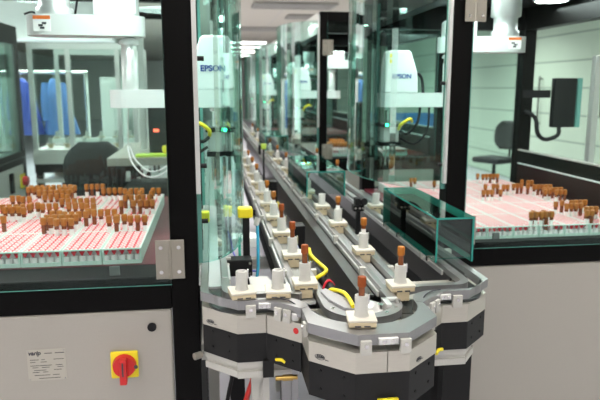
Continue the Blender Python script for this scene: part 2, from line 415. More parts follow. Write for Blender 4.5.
# ------------------------------------------------------------------ scara robots
def robot(label, s, j2, z0, arm1_ang=0., ztop=.51, ext=0.):
    """s=+1: far joint points towards +X"""
    X, Y = j2
    t = thing('scara_robot', label, 'robot', (X, Y, z0), 'ceiling mounted robot arms')
    def bx(*a): x0_, x1_, y0_, y1_, z0_, z1_ = a; return MB().box(X+s*x0_, X+s*x1_, Y+y0_, Y+y1_, z0+z0_, z0+z1_)
    def slab(xa, xb, ha, hb, za, zb):
        pts = []
        for k in range(13): u = PI/2 + PI*k/12; pts.append((xa + ha*math.cos(u), ha*math.sin(u)))
        for k in range(13): u = -PI/2 + PI*k/12; pts.append((xb + hb*math.cos(u), hb*math.sin(u)))
        return MB().prism(pts, za, zb)
    T = Matrix.Translation((X, Y, z0)) @ Matrix.Diagonal((s, 1, 1, 1))
    slab(-.01, .24+max(ext, 0), .052, .046, 0, .053).xf(T).build('forearm', ROBW, t, bevel=.008, seg=3)
    # motor cover with sloped back
    cv = MB(); pr = [(.155, .0535), (.287, .0535), (.282, .150), (.272, .208), (.262, .212), (.196, .212), (.186, .205), (.160, .130)]
    if s < 0: pr = pr
    cv.extr([(X+s*(a+ext), z0+b) for a, b in pr], 'y', Y-.043, Y+.043)
    c = cv.build('motor_cover', ROBW, t, bevel=.007, seg=3)
    text_mesh('EPSON', .0245, face_m(X+s*(.222+ext), Y-.0437, z0+.115), 'maker_name', INKB, c, bold=.0007)
    yl = MB()
    for zz in (.165, .185): yl.box(X+s*(.262+ext), X+s*(.270+ext), Y-.0445, Y-.0432, z0+zz, z0+zz+.013)
    if s < 0: yl.build('warning_marks', YEL, c)
    # elbow column with domed cap
    MB().lathe([(.025, .0535), (.025, .165), (.022, .168), (.022, .187)], (X, Y, z0)).build('elbow_column', ALUB, t)
    MB().lathe([(.029, .184), (.030, .189), (.026, .197), (.016, .203), (.004, .2055)], (X, Y, z0)).build('column_cap', ROBW, t)
    # upper arm
    R = Matrix.Translation((X, Y, z0)) @ Matrix.Rotation(s*arm1_ang, 4, 'Z') @ Matrix.Diagonal((s, 1, 1, 1))
    ua = slab(-.225, .0, .058, .05, .2065, .264).xf(R).build('upper_arm', ROBG, t, bevel=.008, seg=3)
    lb = MB().box(-.252, -.205, -.0590, -.0565, .216, .259).xf(R).build('warning_label', LABEL, ua)
    MB().box(-.252, -.205, -.0596, -.0588, .249, .259).xf(R).build('warning_band', ORANGE, lb)
    pg = MB()
    for a, b in ((-.238, .229), (-.228, .235), (-.234, .222)): pg.box(a, a+.012, -.0598, -.0589, b, b+.006)
    pg.xf(R).build('warning_sign', INK, lb)
    MB().box(-.09, .03, -.045, .045, .2645, .325).xf(R).build('joint_housing', ROBG, t, bevel=.006)
    MB().lathe([(.052, .2645), (.052, .285), (.044, .29), (.044, .335), (.056, .34), (.056, ztop)], (0, 0, 0)).xf(R @ Matrix.Translation((-.205, 0, 0))).build('pedestal', mat('pedestal_grey' + label[-6:], (.50, .51, .50), .35, .5), t)
    # quill and gripper
    X0_, X = X, X+s*max(ext, 0)
    q = MB().cyl((X+s*.235, Y, z0-.06), (X+s*.235, Y, z0-.0005), .012).cyl((X+s*.235, Y, z0-.012), (X+s*.235, Y, z0-.0006), .026)
    q.build('quill', CHROME, t)
    MB().box(X+s*.195, X+s*.285, Y-.035, Y+.035, z0-.075, z0-.062).build('gripper_flange', BLACKM, t)
    g = MB().box(X+s*.205, X+s*.275, Y-.028, Y+.028, z0-.135, z0-.0755).build('gripper_body', ALUB, t, bevel=.003)
    MB().box(X+s*.198, X+s*.282, Y-.030, Y+.030, z0-.15, z0-.1355).build('finger_slide', BLACKM, t)
    for a in (.215, .233, .251, .268):
        MB().cyl((X+s*a, Y-.01, z0-.225), (X+s*a, Y-.01, z0-.1505), .004, n=10).build('finger', CHROME, t)
    MB().cyl((X+s*.255, Y-.031, z0-.068), (X+s*.255, Y-.0355, z0-.068), .006, n=12).build('status_light', LED, t)
    # looped hoses
    h = MB(); h.tube([(X+s*.12, Y-.02, z0-.002), (X+s*.14, Y-.05, z0-.06), (X+s*.18, Y-.055, z0-.10), (X+s*.205, Y-.04, z0-.09)], .0055)
    h.tube([(X+s*.08, Y-.01, z0-.002), (X+s*.10, Y-.05, z0-.09), (X+s*.15, Y-.05, z0-.14), (X+s*.2, Y-.032, z0-.12)], .0045)
    h.build('hose', BLACKM, t)
    MB().tube([(X+s*.155, Y-.03, z0-.055), (X+s*.175, Y-.06, z0-.045), (X+s*.205, Y-.055, z0-.065), (X+s*.207, Y-.03, z0-.085)], .006).build('air_line', YEL, t)
    X = X0_
    MB().tube([(X+s*.10, Y+.01, z0+.05), (X+s*.115, Y-.01, z0+.11), (X+s*.14, Y-.01, z0+.13), (X+s*(.162+ext), Y, z0+.115)], .006).build('signal_cable', BLACKM, t)
    return t
robot('white robot arm hanging over the racks beside the red and yellow switch', 1, (-.236, 1.95), 1.392, 0, ext=.024)
robot('white robot arm under the front cabinet roof by the monitor', -1, (.925, 2.36), 1.378, .2, ext=-.018)
robot('white robot arm inside the second cabinet along the aisle', -1, (.86, 4.42), 1.378, .2)
robot('white robot arm inside the third cabinet along the aisle', -1, (.80, 6.42), 1.378, .2)
robot('white robot arm inside the farthest cabinet along the aisle', -1, (.80, 8.42), 1.378, .2)

# ------------------------------------------------------------------ racks and tubes
def make_rack(pitch, nx, ny, py):
    W, D = pitch*nx, py*ny
    t = thing('tube_rack', 'x', 'tube rack')
    g = .0012
    f = MB().box(-W/2+g, W/2-g, g, D-g, 0, .006)
    for xa in (-W/2+g, W/2-g-.004): f.box(xa, xa+.004, g, D-g, .006, .041)
    for ya in (g, D-g-.004):
        f.box(-W/2+g+.004, W/2-g-.004, ya, ya+.004, .006, .010); f.box(-W/2+g+.004, W/2-g-.004, ya, ya+.004, .0375, .041)
    f.build('frame', MINT, t)
    rd = MB().box(-W/2+g+.0045, W/2-g-.0045, g+.0045, D-g-.0045, .0365, .0408)
    for i in range(nx):
        cx = -W/2+pitch*(i+.5); rd.extr([(cx-.0075, .0364), (cx+.0075, .0364), (cx+.0015, .0245), (cx-.0015, .0245)], 'y', g+.005, g+.008)
    rd.build('red_insert', RED, t)
    MB().box(-W/2+g+.0045, W/2-g-.0045, g+.020, g+.024, .0065, .036).build('inner_web', SLEEVE, t)
    sl = MB(); N = 8; r0, r1 = .0083, .0052
    for i in range(nx):
        for j in range(ny):
            cx, cy = -W/2 + pitch*(i+.5), py*(j+.5)
            A = [(cx+r0*math.cos(2*PI*(k+.5)/N), cy+r0*math.sin(2*PI*(k+.5)/N)) for k in range(N)]
            B = [(cx+r1*math.cos(2*PI*(k+.5)/N), cy+r1*math.sin(2*PI*(k+.5)/N)) for k in range(N)]
            vs = [(x, y, .0418) for x, y in A] + [(x, y, .0418) for x, y in B] + [(x, y, .0409) for x, y in A] + [(x, y, .0409) for x, y in B]
            fs = []
            for k in range(N):
                k2 = (k+1) % N
                fs += [(k, k2, N+k2, N+k), (2*N+k, 2*N+k2, k2, k), (N+k, N+k2, 3*N+k2, 3*N+k)]
            sl.add(vs, fs)
            if j == 0: sl.cyl((cx, cy, .0065), (cx, cy, .0230), .0085, n=10)
    sl.build('sleeves', SLEEVE, t)
    return t
RL = make_rack(.02, 5, 10, .021); RR = make_rack(.0188, 5, 10, .021)
kL, kR = kids_of(RL), kids_of(RR)
first = True
for r, cols in enumerate((5, 5, 6, 7)):
    for c in range(cols):
        lab = 'red and white rack in switch cabinet, %s row back, %s from the hinge' % (ORD[r+1], ORD[c+1])
        loc = (-.187-.05-.1*c, 1.604+.21*r, DL+.0005)
        if first: RL.location = loc; RL['label'] = lab; RL['group'] = 'racks in the front cabinet with the switch'; first = False
        else: dup(RL, loc, lab, None, None, kL)
first = True
for r in range(5):
    for c in range(7):
        lab = 'red and white rack in monitor cabinet, %s row back, %s from the hinge' % (ORD[r+1], ORD[c+1])
        loc = (.823+.047+.094*c, 1.985+.21*r-.05, DR+.0005)
        if r == 4 and c > 6: continue
        if first: RR.location = loc; RR['label'] = lab; RR['group'] = 'racks in the front cabinet under the monitor'; first = False
        else: dup(RR, loc, lab, None, None, kR)

def make_tube(capm, plain=False):
    t = thing('sample_tube', 'x', 'sample tube')
    MB().lathe([(.0015, 0), (.005, .002), (.0063, .007), (.0063, .060)], n=12).build('tube_body', AMBER, t)
    MB().lathe([(.0078, .058), (.0085, .060), (.0085, .0755), (.0074, .078)], n=12).build('cap', capm, t)
    if not plain: MB().lathe([(.00645, .014), (.0066, .015), (.0066, .047), (.00645, .048)], n=12).build('label_sleeve', LABEL, t)
    return t
TL = make_tube(CAP); TLk = kids_of(TL)
TP = make_tube(CAP, True); TPk = kids_of(TP)
TR = make_tube(CAPR, True); TRk = kids_of(TR)
used = {}
def put(proto, kids, loc, label, group):
    loc = Vector(loc)
    if proto.name not in used:
        used[proto.name] = 1; proto.location = loc; proto['label'] = label; proto['group'] = group; return proto
    return dup(proto, loc, label, group, random.random()*6, kids)
left_t = {8: [10,11,12], 9: [0,1,2,4,5,13,14], 10: [3,4], 11: [10,11,12,13,14,20], 13: [9,10,11,12], 14: [5,6,7,8,13,14], 15: [9], 17: [19], 18: [20,21,22], 19: [9,10],
          20: [11,12,13,15,16,17,19,20,21,22,23,24], 21: [0,1,2,3,5,18,19], 24: [10,11,12,13,14,15], 26: [1,2,3,4,5], 27: [21,22], 28: [15,23,24], 29: [16,17,18,19], 30: [1,3,5],
          33: [0,1,3,4,5,6,16,17,18,19,20,21], 34: [7,8,9,10], 36: [16,17,18], 37: [20,21,22,23,24], 38: [16], 39: [11,12,13,14,17,18,19,20,21,22,23,24]}
right_t = {0: [13,14,15,16,17,24,25,27], 1: [14,16], 3: [26,27,28], 6: [24,25,26,27], 8: [23], 9: [25,27,28,29,30], 20: [31,32,33], 21: [29,30], 22: [15,16,17,19], 23: [30,31,32,33,34],
           27: [30,31,32,33,34], 28: [23,24,29], 29: [19,21,22,26,27,28], 33: [32,33], 34: [31], 35: [9], 40: [5,6], 44: [26,27,28,29,30], 45: [25]}
for j in left_t:
    for i in left_t[j]:
        pk = (TP, TPk) if random.random() < .3 else (TL, TLk)
        put(*pk, (-.197-.02*i, 1.6145+.021*j, DL+.0105), 'orange capped tube in switch cabinet, row %s from door, column %s from hinge' % (num(j+1), num(i+1)), 'tubes racked in the switch cabinet')
for j in right_t:
    for i in right_t[j]:
        pk = (TP, TPk) if random.random() < .35 else (TL, TLk)
        put(*pk, (.8324+.0188*i, 1.9455+.021*j, DR+.0105), 'orange capped tube in monitor cabinet, row %s from door, column %s from hinge' % (num(j+1), num(i+1)), 'tubes racked in the monitor cabinet')
# second cabinet: a few racks with tubes behind its door
for c in range(6):
    for r in range(2):
        x_, y_ = .795+.094*c, 4.05+.21*r
        dup(RR, (x_, y_, D2+.0005), 'tube rack in the second aisle cabinet, %s row back, %s from aisle' % (ORD[r+1], ORD[c+1]), 'racks in the second aisle cabinet', None, kR)
for c, r_, js in ((0, 0, (1, 3, 5)), (1, 0, (0, 2, 4)), (2, 0, (1, 4)), (1, 1, (2, 6)), (3, 1, (1, 5))):
    for j in js:
        for i in range(5):
            put(TL, TLk, (.795+.094*c-.047+.0188*(i+.5), 4.05+.21*r_+.021*(j+.5), D2+.0105),
                'orange capped tube in second aisle cabinet, rack %s, row %s, hole %s' % (num(c+1+6*r_), num(j+1), num(i+1)), 'tubes in the second aisle cabinet')

# ------------------------------------------------------------------ conveyor
XA, XB, XC, XE = 0., .208, .408, .616
YE = 9.2
ZT = 1.0
def lane(label, x, ya, yb, rl=True):
    t = thing('conveyor_lane', label, 'conveyor', (x, ya, 0), 'straight conveyor lanes')
    MB().box(x-.0155, x+.0155, ya, yb, .972, .978).build('belt', BELT, t)
    for q in (-1, 1):
        r = MB().box(x+q*.016, x+q*.033, ya, yb, .984, ZT)
        r.build('guide_rail', ALU, t, bevel=.0015)
        MB().box(x+q*.018, x+q*.0235, ya, yb, .905, .9835).build('side_plate', DSTEEL, t)
        MB().box(x+q*.0335, x+q*.0385, ya+.02, yb, .976, .988).build('rail_slot', ALUB, t)
        y_ = ya + .16
        while y_ < min(yb, 4.5): MB().box(x+q*.030, x+q*.044, y_, y_+.016, .980, 1.0035).build('rail_clip', ALUW, t); y_ += .34
    MB().box(x-.026, x+.026, ya+.02, yb, .86, .9045).build('beam', BLACKM, t)
    return t
lane('outer conveyor lane against the switch cabinet, empty belt', XA, 1.451, YE)
lane('inner conveyor lane of carriers nearer the switch cabinet', XB, 1.31, YE)
lane('inner conveyor lane of carriers nearer the monitor cabinet', XC, 1.31, YE)
lane('outer conveyor lane under the clear guard box', XE, 1.451, YE)

# curved slots at the front
def arc(cx, cy, r, a0, a1, n):
    return [(cx + r*math.cos(math.radians(a0+(a1-a0)*k/n)), cy + r*math.sin(math.radians(a0+(a1-a0)*k/n))) for k in range(n+1)]
def offset(P, d):
    out = []
    for i in range(len(P)):
        a = Vector(P[max(i-1, 0)]); b = Vector(P[min(i+1, len(P)-1)]); t = (b-a).normalized()
        out.append((P[i][0]-t.y*d, P[i][1]+t.x*d))
    return out
mir = lambda P: [(.616-x, y) for x, y in P]
PL = [(0, 1.45), (0, 1.40)] + arc(.06, 1.365, .06, 180, 270, 10) + [(.10, 1.305)] + arc(.13, 1.227, .078, 90, 0, 10)       # outer lane swings into inner lane
PC = arc(.308, 1.224, .10, 180, 360, 32)
def resample(P, n):
    P = [Vector(p) for p in P]; d = [0]
    for i in range(1, len(P)): d.append(d[-1] + (P[i]-P[i-1]).length)
    out = []
    for k in range(n):
        t = d[-1]*k/(n-1)
        for i in range(1, len(P)):
            if t <= d[i]+1e-9: u = (t-d[i-1])/max(1e-9, d[i]-d[i-1]); p = P[i-1].lerp(P[i], u); out.append((p.x, p.y)); break
    return out
OUTL = [(-.033, 1.45), (-.033, 1.352), (.047, 1.277), (.108, 1.277), (.150, 1.240), (.176, 1.214)]

def plug(t, x, y, rz, wide=.02):
    """white L clip with a bolt on the rim, facing rz"""
    M = Matrix.Translation((x, y, 0)) @ Matrix.Rotation(rz, 4, 'Z')
    c = MB().box(-wide/2, wide/2, -.008, -.001, .962, .9905).box(-wide/2, wide/2, -.0012, .002, .964, .9785).xf(M).build('clip', ALUW, t, bevel=.001)
    MB().cyl((0, -.0112, .981), (0, -.0082, .981), .0042, n=10).xf(M).build('bolt', CHROME, c)

def head_side(flip, label):
    F = mir if flip else (lambda P: P)
    fx = lambda x: .616-x if flip else x
    sgn = -1 if flip else 1
    t = thing('conveyor_turn', label, 'conveyor head', (fx(.07), 1.33, .87), 'rounded conveyor heads at the front')
    A = offset(PL, -.0155); n = 44
    A2 = resample(A, n); O2 = resample(OUTL, n)
    # pair by arc length within matching spans so that the corners stay sharp
    a_keys = [A[0], A[1], A[7], A[12], A[17], A[-1]]
    AA = []; OO = []
    idx = [0, 1, 6, 12, 18, len(A)-1]
    for q in range(5):
        sa = resample(A[idx[q]:idx[q+1]+1], 8); so = resample([OUTL[q], OUTL[q+1]], 8)
        AA += sa[:-1] if q < 4 else sa; OO += so[:-1] if q < 4 else so
    MB().strip(F(AA), F(OO), .979, ZT).build('rim_plate', ALU, t)
    # inner plate
    I = offset(PL, .0155); I = I[:len(I)]
    cut = [i for i, p in enumerate(I) if not (p[1] < 1.30 and p[0] > .19)]
    I = [I[i] for i in cut]
    J_ = offset(PL, .034); I2 = [(min(.1905, J_[i][0]), J_[i][1]) for i in cut]
    MB().strip(F(I), F(I2), .984, ZT-.0005).build('inner_plate', ALU, t)
    # belt below the slot
    B1 = offset(PL, -.0152); B2 = offset(PL, .0152)
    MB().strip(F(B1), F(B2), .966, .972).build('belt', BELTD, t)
    # housings: two steel faces with a joint, black base below
    p1 = [(-.030, 1.352), (.046, 1.279), (.1085, 1.279), (.1085, 1.46), (-.030, 1.46)]
    p2 = [(.1095, 1.277), (.177, 1.212), (.177, 1.46), (.1095, 1.46)]
    h1 = MB().prism(F(p1), .924, .9655).build('steel_housing', STEEL, t, bevel=.001)
    MB().prism(F(p2), .924, .9655).build('steel_housing', STEEL, t, bevel=.001)
    b = [(-.029, 1.351), (.046, 1.2785), (.1085, 1.2785), (.1765, 1.2125), (.1765, 1.46), (-.029, 1.46)]
    MB().prism(F(b), .858, .9235).build('black_base', HOUSE, t, bevel=.002)
    for (ax, ay), (bx_, by_) in ((b[0], b[1]), (b[2], b[3])):
        for u in (.28, .75):
            d = Vector((bx_-ax, by_-ay)).normalized(); nrm = Vector((d.y, -d.x))
            px, py = ax+(bx_-ax)*u, ay+(by_-ay)*u
            for zz in (.877, .913): MB().cyl((fx(px+nrm.x*.0022), py+nrm.y*.0022, zz), (fx(px), py, zz), .0032, n=8).build('screw', BLACKM, t)
    # rim clips
    plug(t, fx(.075), 1.2775, 0, .022)
    for x_, y_ in ((.1345, 1.2545), (.1515, 1.2395)): plug(t, fx(x_), y_-.001, -sgn*math.radians(42), .018)
    cn = MB().box(fx(.092), fx(.118), 1.268, 1.276, .983, .995).build('joint_block', ALUB, t, bevel=.001)
    jb = MB()
    for x_ in (.098, .112): jb.cyl((fx(x_), 1.2645, .989), (fx(x_), 1.268, .989), .004, n=10)
    jb.build('bolts', CHROME, cn)
    hk = MB().tube([(fx(.112), 1.285, 1.002), (fx(.135), 1.272, 1.004), (fx(.158), 1.252, 1.003), (fx(.170), 1.236, .996), (fx(.171), 1.230, .982)], .0016, n=6)
    hk.build('sensor_wire', INK, t)
    MB().box(fx(.158), fx(.172), 1.222, 1.236, .968, .985).build('end_block', ALUB, t, bevel=.002)
    return t, h1
HL, hl1 = head_side(False, 'conveyor head with a red dot beside the switch cabinet')
HR, hr1 = head_side(True, 'conveyor head under the front end of the clear guard box')
MB().cyl((.166-.0008, 1.2235-.0012, .948), (.166, 1.2235, .948), .0068, n=20).xf(Matrix.Identity(4)).build('red_dot', REDP, HL)
# turn the dot onto its slanted face
def badge(parent, ax, ay, bx_, by_, u, z, sz):
    d = Vector((bx_-ax, by_-ay)).normalized(); rz = math.atan2(d.y, d.x)
    nrm = Vector((d.y, -d.x)); px, py = ax+(bx_-ax)*u+nrm.x*.0006, ay+(by_-ay)*u+nrm.y*.0006
    r = MB(); pts = [(sz*1.25*math.cos(2*PI*k/28), 0, sz*.62*math.sin(2*PI*k/28)) for k in range(28)]
    inn = [(p[0]*.91, 0, p[2]*.84) for p in pts]
    vs = pts + inn + [(p[0], -.0006, p[2]) for p in pts] + [(p[0], -.0006, p[2]) for p in inn]
    fs = []
    for k in range(28):
        k2 = (k+1) % 28; fs += [(56+k, 56+k2, 84+k2, 84+k), (k, k2, 56+k2, 56+k), (28+k, 84+k, 84+k2, 28+k2)]
    r.add(vs, fs); M = Matrix.Translation((px, py, z)) @ Matrix.Rotation(rz, 4, 'Z')
    bd = r.xf(M).build('badge_ring', INK, parent)
    text_mesh('BBM', sz*.95, face_m(px, py, z, rz), 'badge_lettering', INK, parent, bold=.0001, shear=.2, ext=.0003)
    tl = MB().box(sz*1.3, sz*2.1, -.0005, 0, -sz*.42, -sz*.28).xf(M); tl.build('badge_tail', INK, parent)
badge(HL, -.030, 1.352, .046, 1.279, .24, .9345, .0088)

# centre head
HC = thing('conveyor_turn', 'foremost conveyor head with the big round guide disc', 'conveyor head', (.308, 1.15, .87), 'rounded conveyor heads at the front')
OUTC = [(.177, 1.212), (.177, 1.132), (.259, 1.057), (.357, 1.057), (.439, 1.132), (.439, 1.212)]
AC = offset(PC, -.0155); AA = []; OO = []
ix = [0, 4, 12, 20, 28, 32]
for q in range(5):
    sa = resample(AC[ix[q]:ix[q+1]+1], 9); so = resample([OUTC[q], OUTC[q+1]], 9)
    AA += sa[:-1] if q < 4 else sa; OO += so[:-1] if q < 4 else so
MB().strip(AA, OO, .979, ZT).build('rim_plate', ALU, HC)
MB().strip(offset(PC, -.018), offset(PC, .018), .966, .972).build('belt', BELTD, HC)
# guide disc inside the turn
Dk = arc(.308, 1.224, .0845, 180, 360, 32); Di = arc(.308, 1.224, .060, 180, 360, 32)
dk = MB().strip(Dk, Di, .984, ZT+.001)
dk.strip([(.2235, 1.224), (.2235, 1.31)], [(.246, 1.224), (.246, 1.31)], .984, ZT+.001).strip([(.370, 1.224), (.370, 1.31)], [(.3925, 1.224), (.3925, 1.31)], .984, ZT+.001)
dk.build('guide_disc', ALU, HC)
MB().prism(arc(.308, 1.224, .0595, 180, 360, 24), .962, .968).build('disc_floor', DSTEEL, HC)
# shaped grey deflector wing on the disc and small brackets
MB().prism([(.232, 1.305), (.246, 1.318), (.272, 1.262), (.292, 1.205), (.286, 1.175), (.262, 1.190), (.240, 1.245)], .988, 1.006).build('deflector_wing', mat('wing_grey', (.33, .325, .34), .45), HC, bevel=.002)
MB().lathe([(.036, .969), (.034, .985), (.026, .998), (.012, 1.004), (.002, 1.006)], (.322, 1.222, 0), n=28).build('idler_wheel', ALUB, HC)
br = MB().box(.352, .364, 1.19, 1.235, .9685, 1.008).box(.352, .386, 1.226, 1.236, 1.0015, 1.008).box(.334, .352, 1.19, 1.198, .9685, .992)
br.build('roller_bracket', ALUB, HC, bevel=.001)
MB().cyl((.344, 1.205, .969), (.344, 1.205, 1.004), .007, n=14).build('roller', CHROME, HC); MB().cyl((.383, 1.215, 1.002), (.383, 1.215, 1.009), .006, n=14).build('roller', CHROME, HC)
sl = MB()
for a_ in (200, 232, 300, 332):
    u = math.radians(a_); c_ = Vector((.308+.072*math.cos(u), 1.224+.072*math.sin(u)))
    sl.cyl((c_.x, c_.y, 1.0013), (c_.x, c_.y, 1.003), .004, n=10)
sl.build('disc_bolts', CHROME, HC)
c1 = [(.178, 1.30), (.178, 1.126), (.256, 1.0555), (.3165, 1.0555), (.3165, 1.30)]
c2 = [(.3175, 1.30), (.3175, 1.0555), (.360, 1.0555), (.438, 1.126), (.438, 1.30)]
MB().prism(c1, .924, .9655).build('steel_housing', STEEL, HC, bevel=.001)
MB().prism(c2, .924, .9655).build('steel_housing', STEEL, HC, bevel=.001)
cb = [(.179, 1.30), (.179, 1.127), (.2565, 1.0565), (.3595, 1.0565), (.437, 1.127), (.437, 1.30)]
MB().prism(cb, .852, .9235).build('black_base', HOUSE, HC, bevel=.002)
sk = MB()
for (ax, ay), (bx_, by_) in ((cb[1], cb[2]), (cb[3], cb[4])):
    for u in (.25, .75):
        d = Vector((bx_-ax, by_-ay)).normalized(); nrm = Vector((d.y, -d.x)); px, py = ax+(bx_-ax)*u, ay+(by_-ay)*u
        for zz in (.872, .910): MB().cyl((px+nrm.x*.0022, py+nrm.y*.0022, zz), (px, py, zz), .0034, n=8).build('screw', BLACKM, HC)
plug(HC, .274, 1.0575, 0, .021); plug(HC, .350, 1.0575, 0, .021); plug(HC, .1795, 1.16, -PI/2, .016); plug(HC, .4365, 1.16, PI/2, .016)
jb = MB().box(.297, .335, 1.049, 1.0565, .9815, .9945).build('joint_block', ALUB, HC, bevel=.001)
bb = MB()
for x_ in (.307, .325): bb.cyl((x_, 1.0455, .988), (x_, 1.049, .988), .0042, n=10)
bb.build('bolts', CHROME, jb)
badge(HC, .178, 1.126, .256, 1.0555, .25, .9385, .0092)
badge(HC, .360, 1.0555, .438, 1.126, .32, .936, .0080)
MB().tube([(.300, 1.054, .868), (.312, 1.046, .872), (.325, 1.046, .872), (.336, 1.054, .868)], .005).build('yellow_grommet', YEL, HC)
MB().tube([(.128, 1.262, .868), (.138, 1.25, .872), (.146, 1.245, .868)], .004).build('yellow_grommet', YEL, HL)
MB().tube([(.505, 1.262, .868), (.492, 1.25, .872), (.483, 1.24, .868)], .004).build('yellow_grommet', YEL, HR)
for o in [c for c in kids_of(HL) if c.name.startswith('red_dot')]:
    d = Vector((.0675, -.065, 0)).normalized(); nrm = Vector((d.y, -d.x, 0))
    o.data.clear_geometry()
    c0 = Vector((.1095+.0675*.84, 1.277-.065*.84, .9475)); tmp = MB().cyl(c0+nrm*.0009, c0+nrm*.0001, .0068, n=22)
    w = world_loc(HL)
    o.data.from_pydata([tuple(Vector(v)-w) for v in tmp.v], [], tmp.f)
    o.data.materials.clear(); o.data.materials.append(REDP)

# frame under the conveyor
FR = thing('support_stand', 'pale aluminium profile frame and legs under the conveyor', 'frame', (.3, 1.5, 0))
def profile(name, a, b, w=.04, h=.04, m=ALUW):
    a, b = Vector(a), Vector(b); d = (b-a); L = d.length; d.normalize()
    up = Vector((0, 0, 1)) if abs(d.z) < .9 else Vector((0, 1, 0)); sx = d.cross(up).normalized(); sy = sx.cross(d).normalized()
    M = Matrix((( *sx, ), ( *sy, ), ( *d, ))).transposed().to_4x4(); M.translation = a
    g = MB(); q = w/2; r = h/2; gw = .005; gd = .006
    poly = [(-q,-r),(-gw,-r),(-gw,-r+gd),(gw,-r+gd),(gw,-r),(q,-r),(q,-gw),(q-gd,-gw),(q-gd,gw),(q,gw),(q,r),(gw,r),(gw,r-gd),(-gw,r-gd),(-gw,r),(-q,r),(-q,gw),(-q+gd,gw),(-q+gd,-gw),(-q,-gw)]
    g.prism(poly, 0, L).xf(M).build(name, m, FR)
profile('beam', (-.015, 1.392, .838), (-.015, 3.2, .838)); profile('beam', (-.012, 1.37, .838), (.058, 1.303, .838)); profile('beam', (.045, 1.303, .838), (.165, 1.303, .838))
profile('beam', (.455, 1.31, .835), (.575, 1.31, .835)); profile('beam', (.565, 1.312, .835), (.603, 1.36, .835)); profile('beam', (.600, 1.375, .835), (.600, 3.2, .835)); profile('beam', (.17, 1.5, .835), (.47, 1.5, .835))
profile('beam', (.26, 1.14, .838), (.26, 2.9, .838)); profile('beam', (.36, 1.14, .838), (.36, 2.9, .838)) ; profile('beam', (-.012, 2.3, .79), (.60, 2.3, .79))
for x_, y_ in ((.098, 1.345), (.40, 1.40), (-.012, 2.3), (.60, 2.35), (.3, 2.8)): profile('leg', (x_, y_, 0.001), (x_, y_, .815))
profile('leg', (.195, 1.55, .001), (.17, 1.38, .80), m=ALU)
MB().box(.100, .124, 1.272, 1.325, .822, .862).build('corner_bracket', HOUSE, FR)
MB().box(-.0365, -.0352, 1.36, 1.40, .815, .86).build('end_cap', BLACKM, FR)
MB().cyl((.126, 1.262, .824), (.174, 1.258, .826), .0055, n=12).cyl((.142, 1.2607, .8247), (.164, 1.2588, .8256), .0075, n=6).build('air_fitting', BRASS, FR)
MB().cyl((-.05, 1.335, .853), (-.035, 1.345, .853), .008, n=14).build('level_knob', NICKEL, FR)
MB().box(.655, .74, 1.62, 1.66, .02, .80).build('cable_duct', HOUSE, FR)
MB().box(.225, .365, 1.32, 4.0, .868, .876).build('drip_tray', DSTEEL, FR)

tagm = lambda o, l, c, g=None: meta(o, l, c, g)
def solo(name, mb, m, label, cat, group=None, org=None):
    o = mb.build(name, m, None, org or mb.v[0]); return meta(o, label, cat, group)
solo('air_hose', MB().tube([(.06, 1.50, .02), (.055, 1.48, .3), (.065, 1.47, .62), (.088, 1.44, .74), (.095, 1.43, .81)], .007), RUBR, 'red hose rising beside the pale leg under the conveyor', 'hose')
solo('power_cable', MB().tube([(-.02, 1.50, .02), (.0, 1.49, .4), (.02, 1.46, .65), (.045, 1.44, .78), (.05, 1.43, .81)], .005), BLACKM, 'black cable hanging under the conveyor beside the red hose', 'cable')
solo('junction_box', MB().box(.035, .075, 1.60, 1.64, .58, .68), BLACKM, 'small black box among the cables under the conveyor', 'junction box')

# ------------------------------------------------------------------ carriers
def make_carrier():
    t = thing('tube_carrier', 'x', 'tube carrier')
    MB().box(-.028, .028, -.028, .028, .0108, .0165).build('base_plate', CREAM, t, bevel=.002)
    b = MB().box(-.0265, .0265, -.0265, .0265, .0010, .0107)
    b.build('base_skirt', CREAMD, t, bevel=.0015)
    MB().box(-.0145, .0145, -.024, .024, -.020, .0008).build('slot_block', CREAMD, t)
    pins = MB()
    for x_ in (-.009, .009): pins.box(x_-.006, x_+.006, -.0272, -.0266, .0018, .0048)
    pins.build('slot_marks', INK, t)
    MB().lathe([(.0150, .0166), (.0142, .0185), (.0132, .022), (.0130, .056), (.0122, .0575), (.0078, .0577), (.0078, .050)], n=22).build('tube_holder', GREYP, t)
    MB().box(.0126, .0150, -.003, .003, .040, .060).build('spring_clip', CHROME, t)
    return t
CA = make_carrier(); CAk = kids_of(CA)
def carrier(x, y, rz, label, tube=None, tlabel=None):
    z = ZT+.0005
    if 'car' not in used:
        used['car'] = 1; CA.location = (x, y, z); CA.rotation_euler = (0, 0, rz); CA['label'] = label; CA['group'] = 'tube carriers on the conveyor'
    else: dup(CA, (x, y, z), label, 'tube carriers on the conveyor', rz, CAk)
    if tube:
        p, k = {'r': (TR, TRk), 'o': (TL, TLk), 'p': (TP, TPk)}[tube]
        put(p, k, (x, y, z+(.0215 if y > 1.2 else .0165)), tlabel, 'tubes riding in conveyor carriers')
carrier(.058, 1.306, .14, 'empty grey tube carrier at the head nearer the switch cabinet, by the empty belt')
carrier(.137, 1.304, -.05, 'empty grey tube carrier beside the red dot conveyor head')
carrier(.279, 1.114, -.12, 'cream tube carrier at the very front, on the round disc turn', 'r', 'rust brown tube in the carrier at the very front of the turn')
seqB = (1.352, 1.60, 1.86, 2.10, 2.36, 2.62, 2.9, 3.2, 3.55, 3.95, 4.4, 4.9, 5.45, 6.1, 6.8)
for i, y in enumerate(seqB):
    tb = 'r' if i < 3 else ('o' if i % 4 != 1 else None)
    carrier(XB+(.0 if i else -.004), y, 0, 'cream carrier on the inner lane nearer the switch cabinet, %s from the front' % ORD[i+1], tb, 'capped tube on the inner lane nearer the switch cabinet, %s carrier from the front' % ORD[i+1])
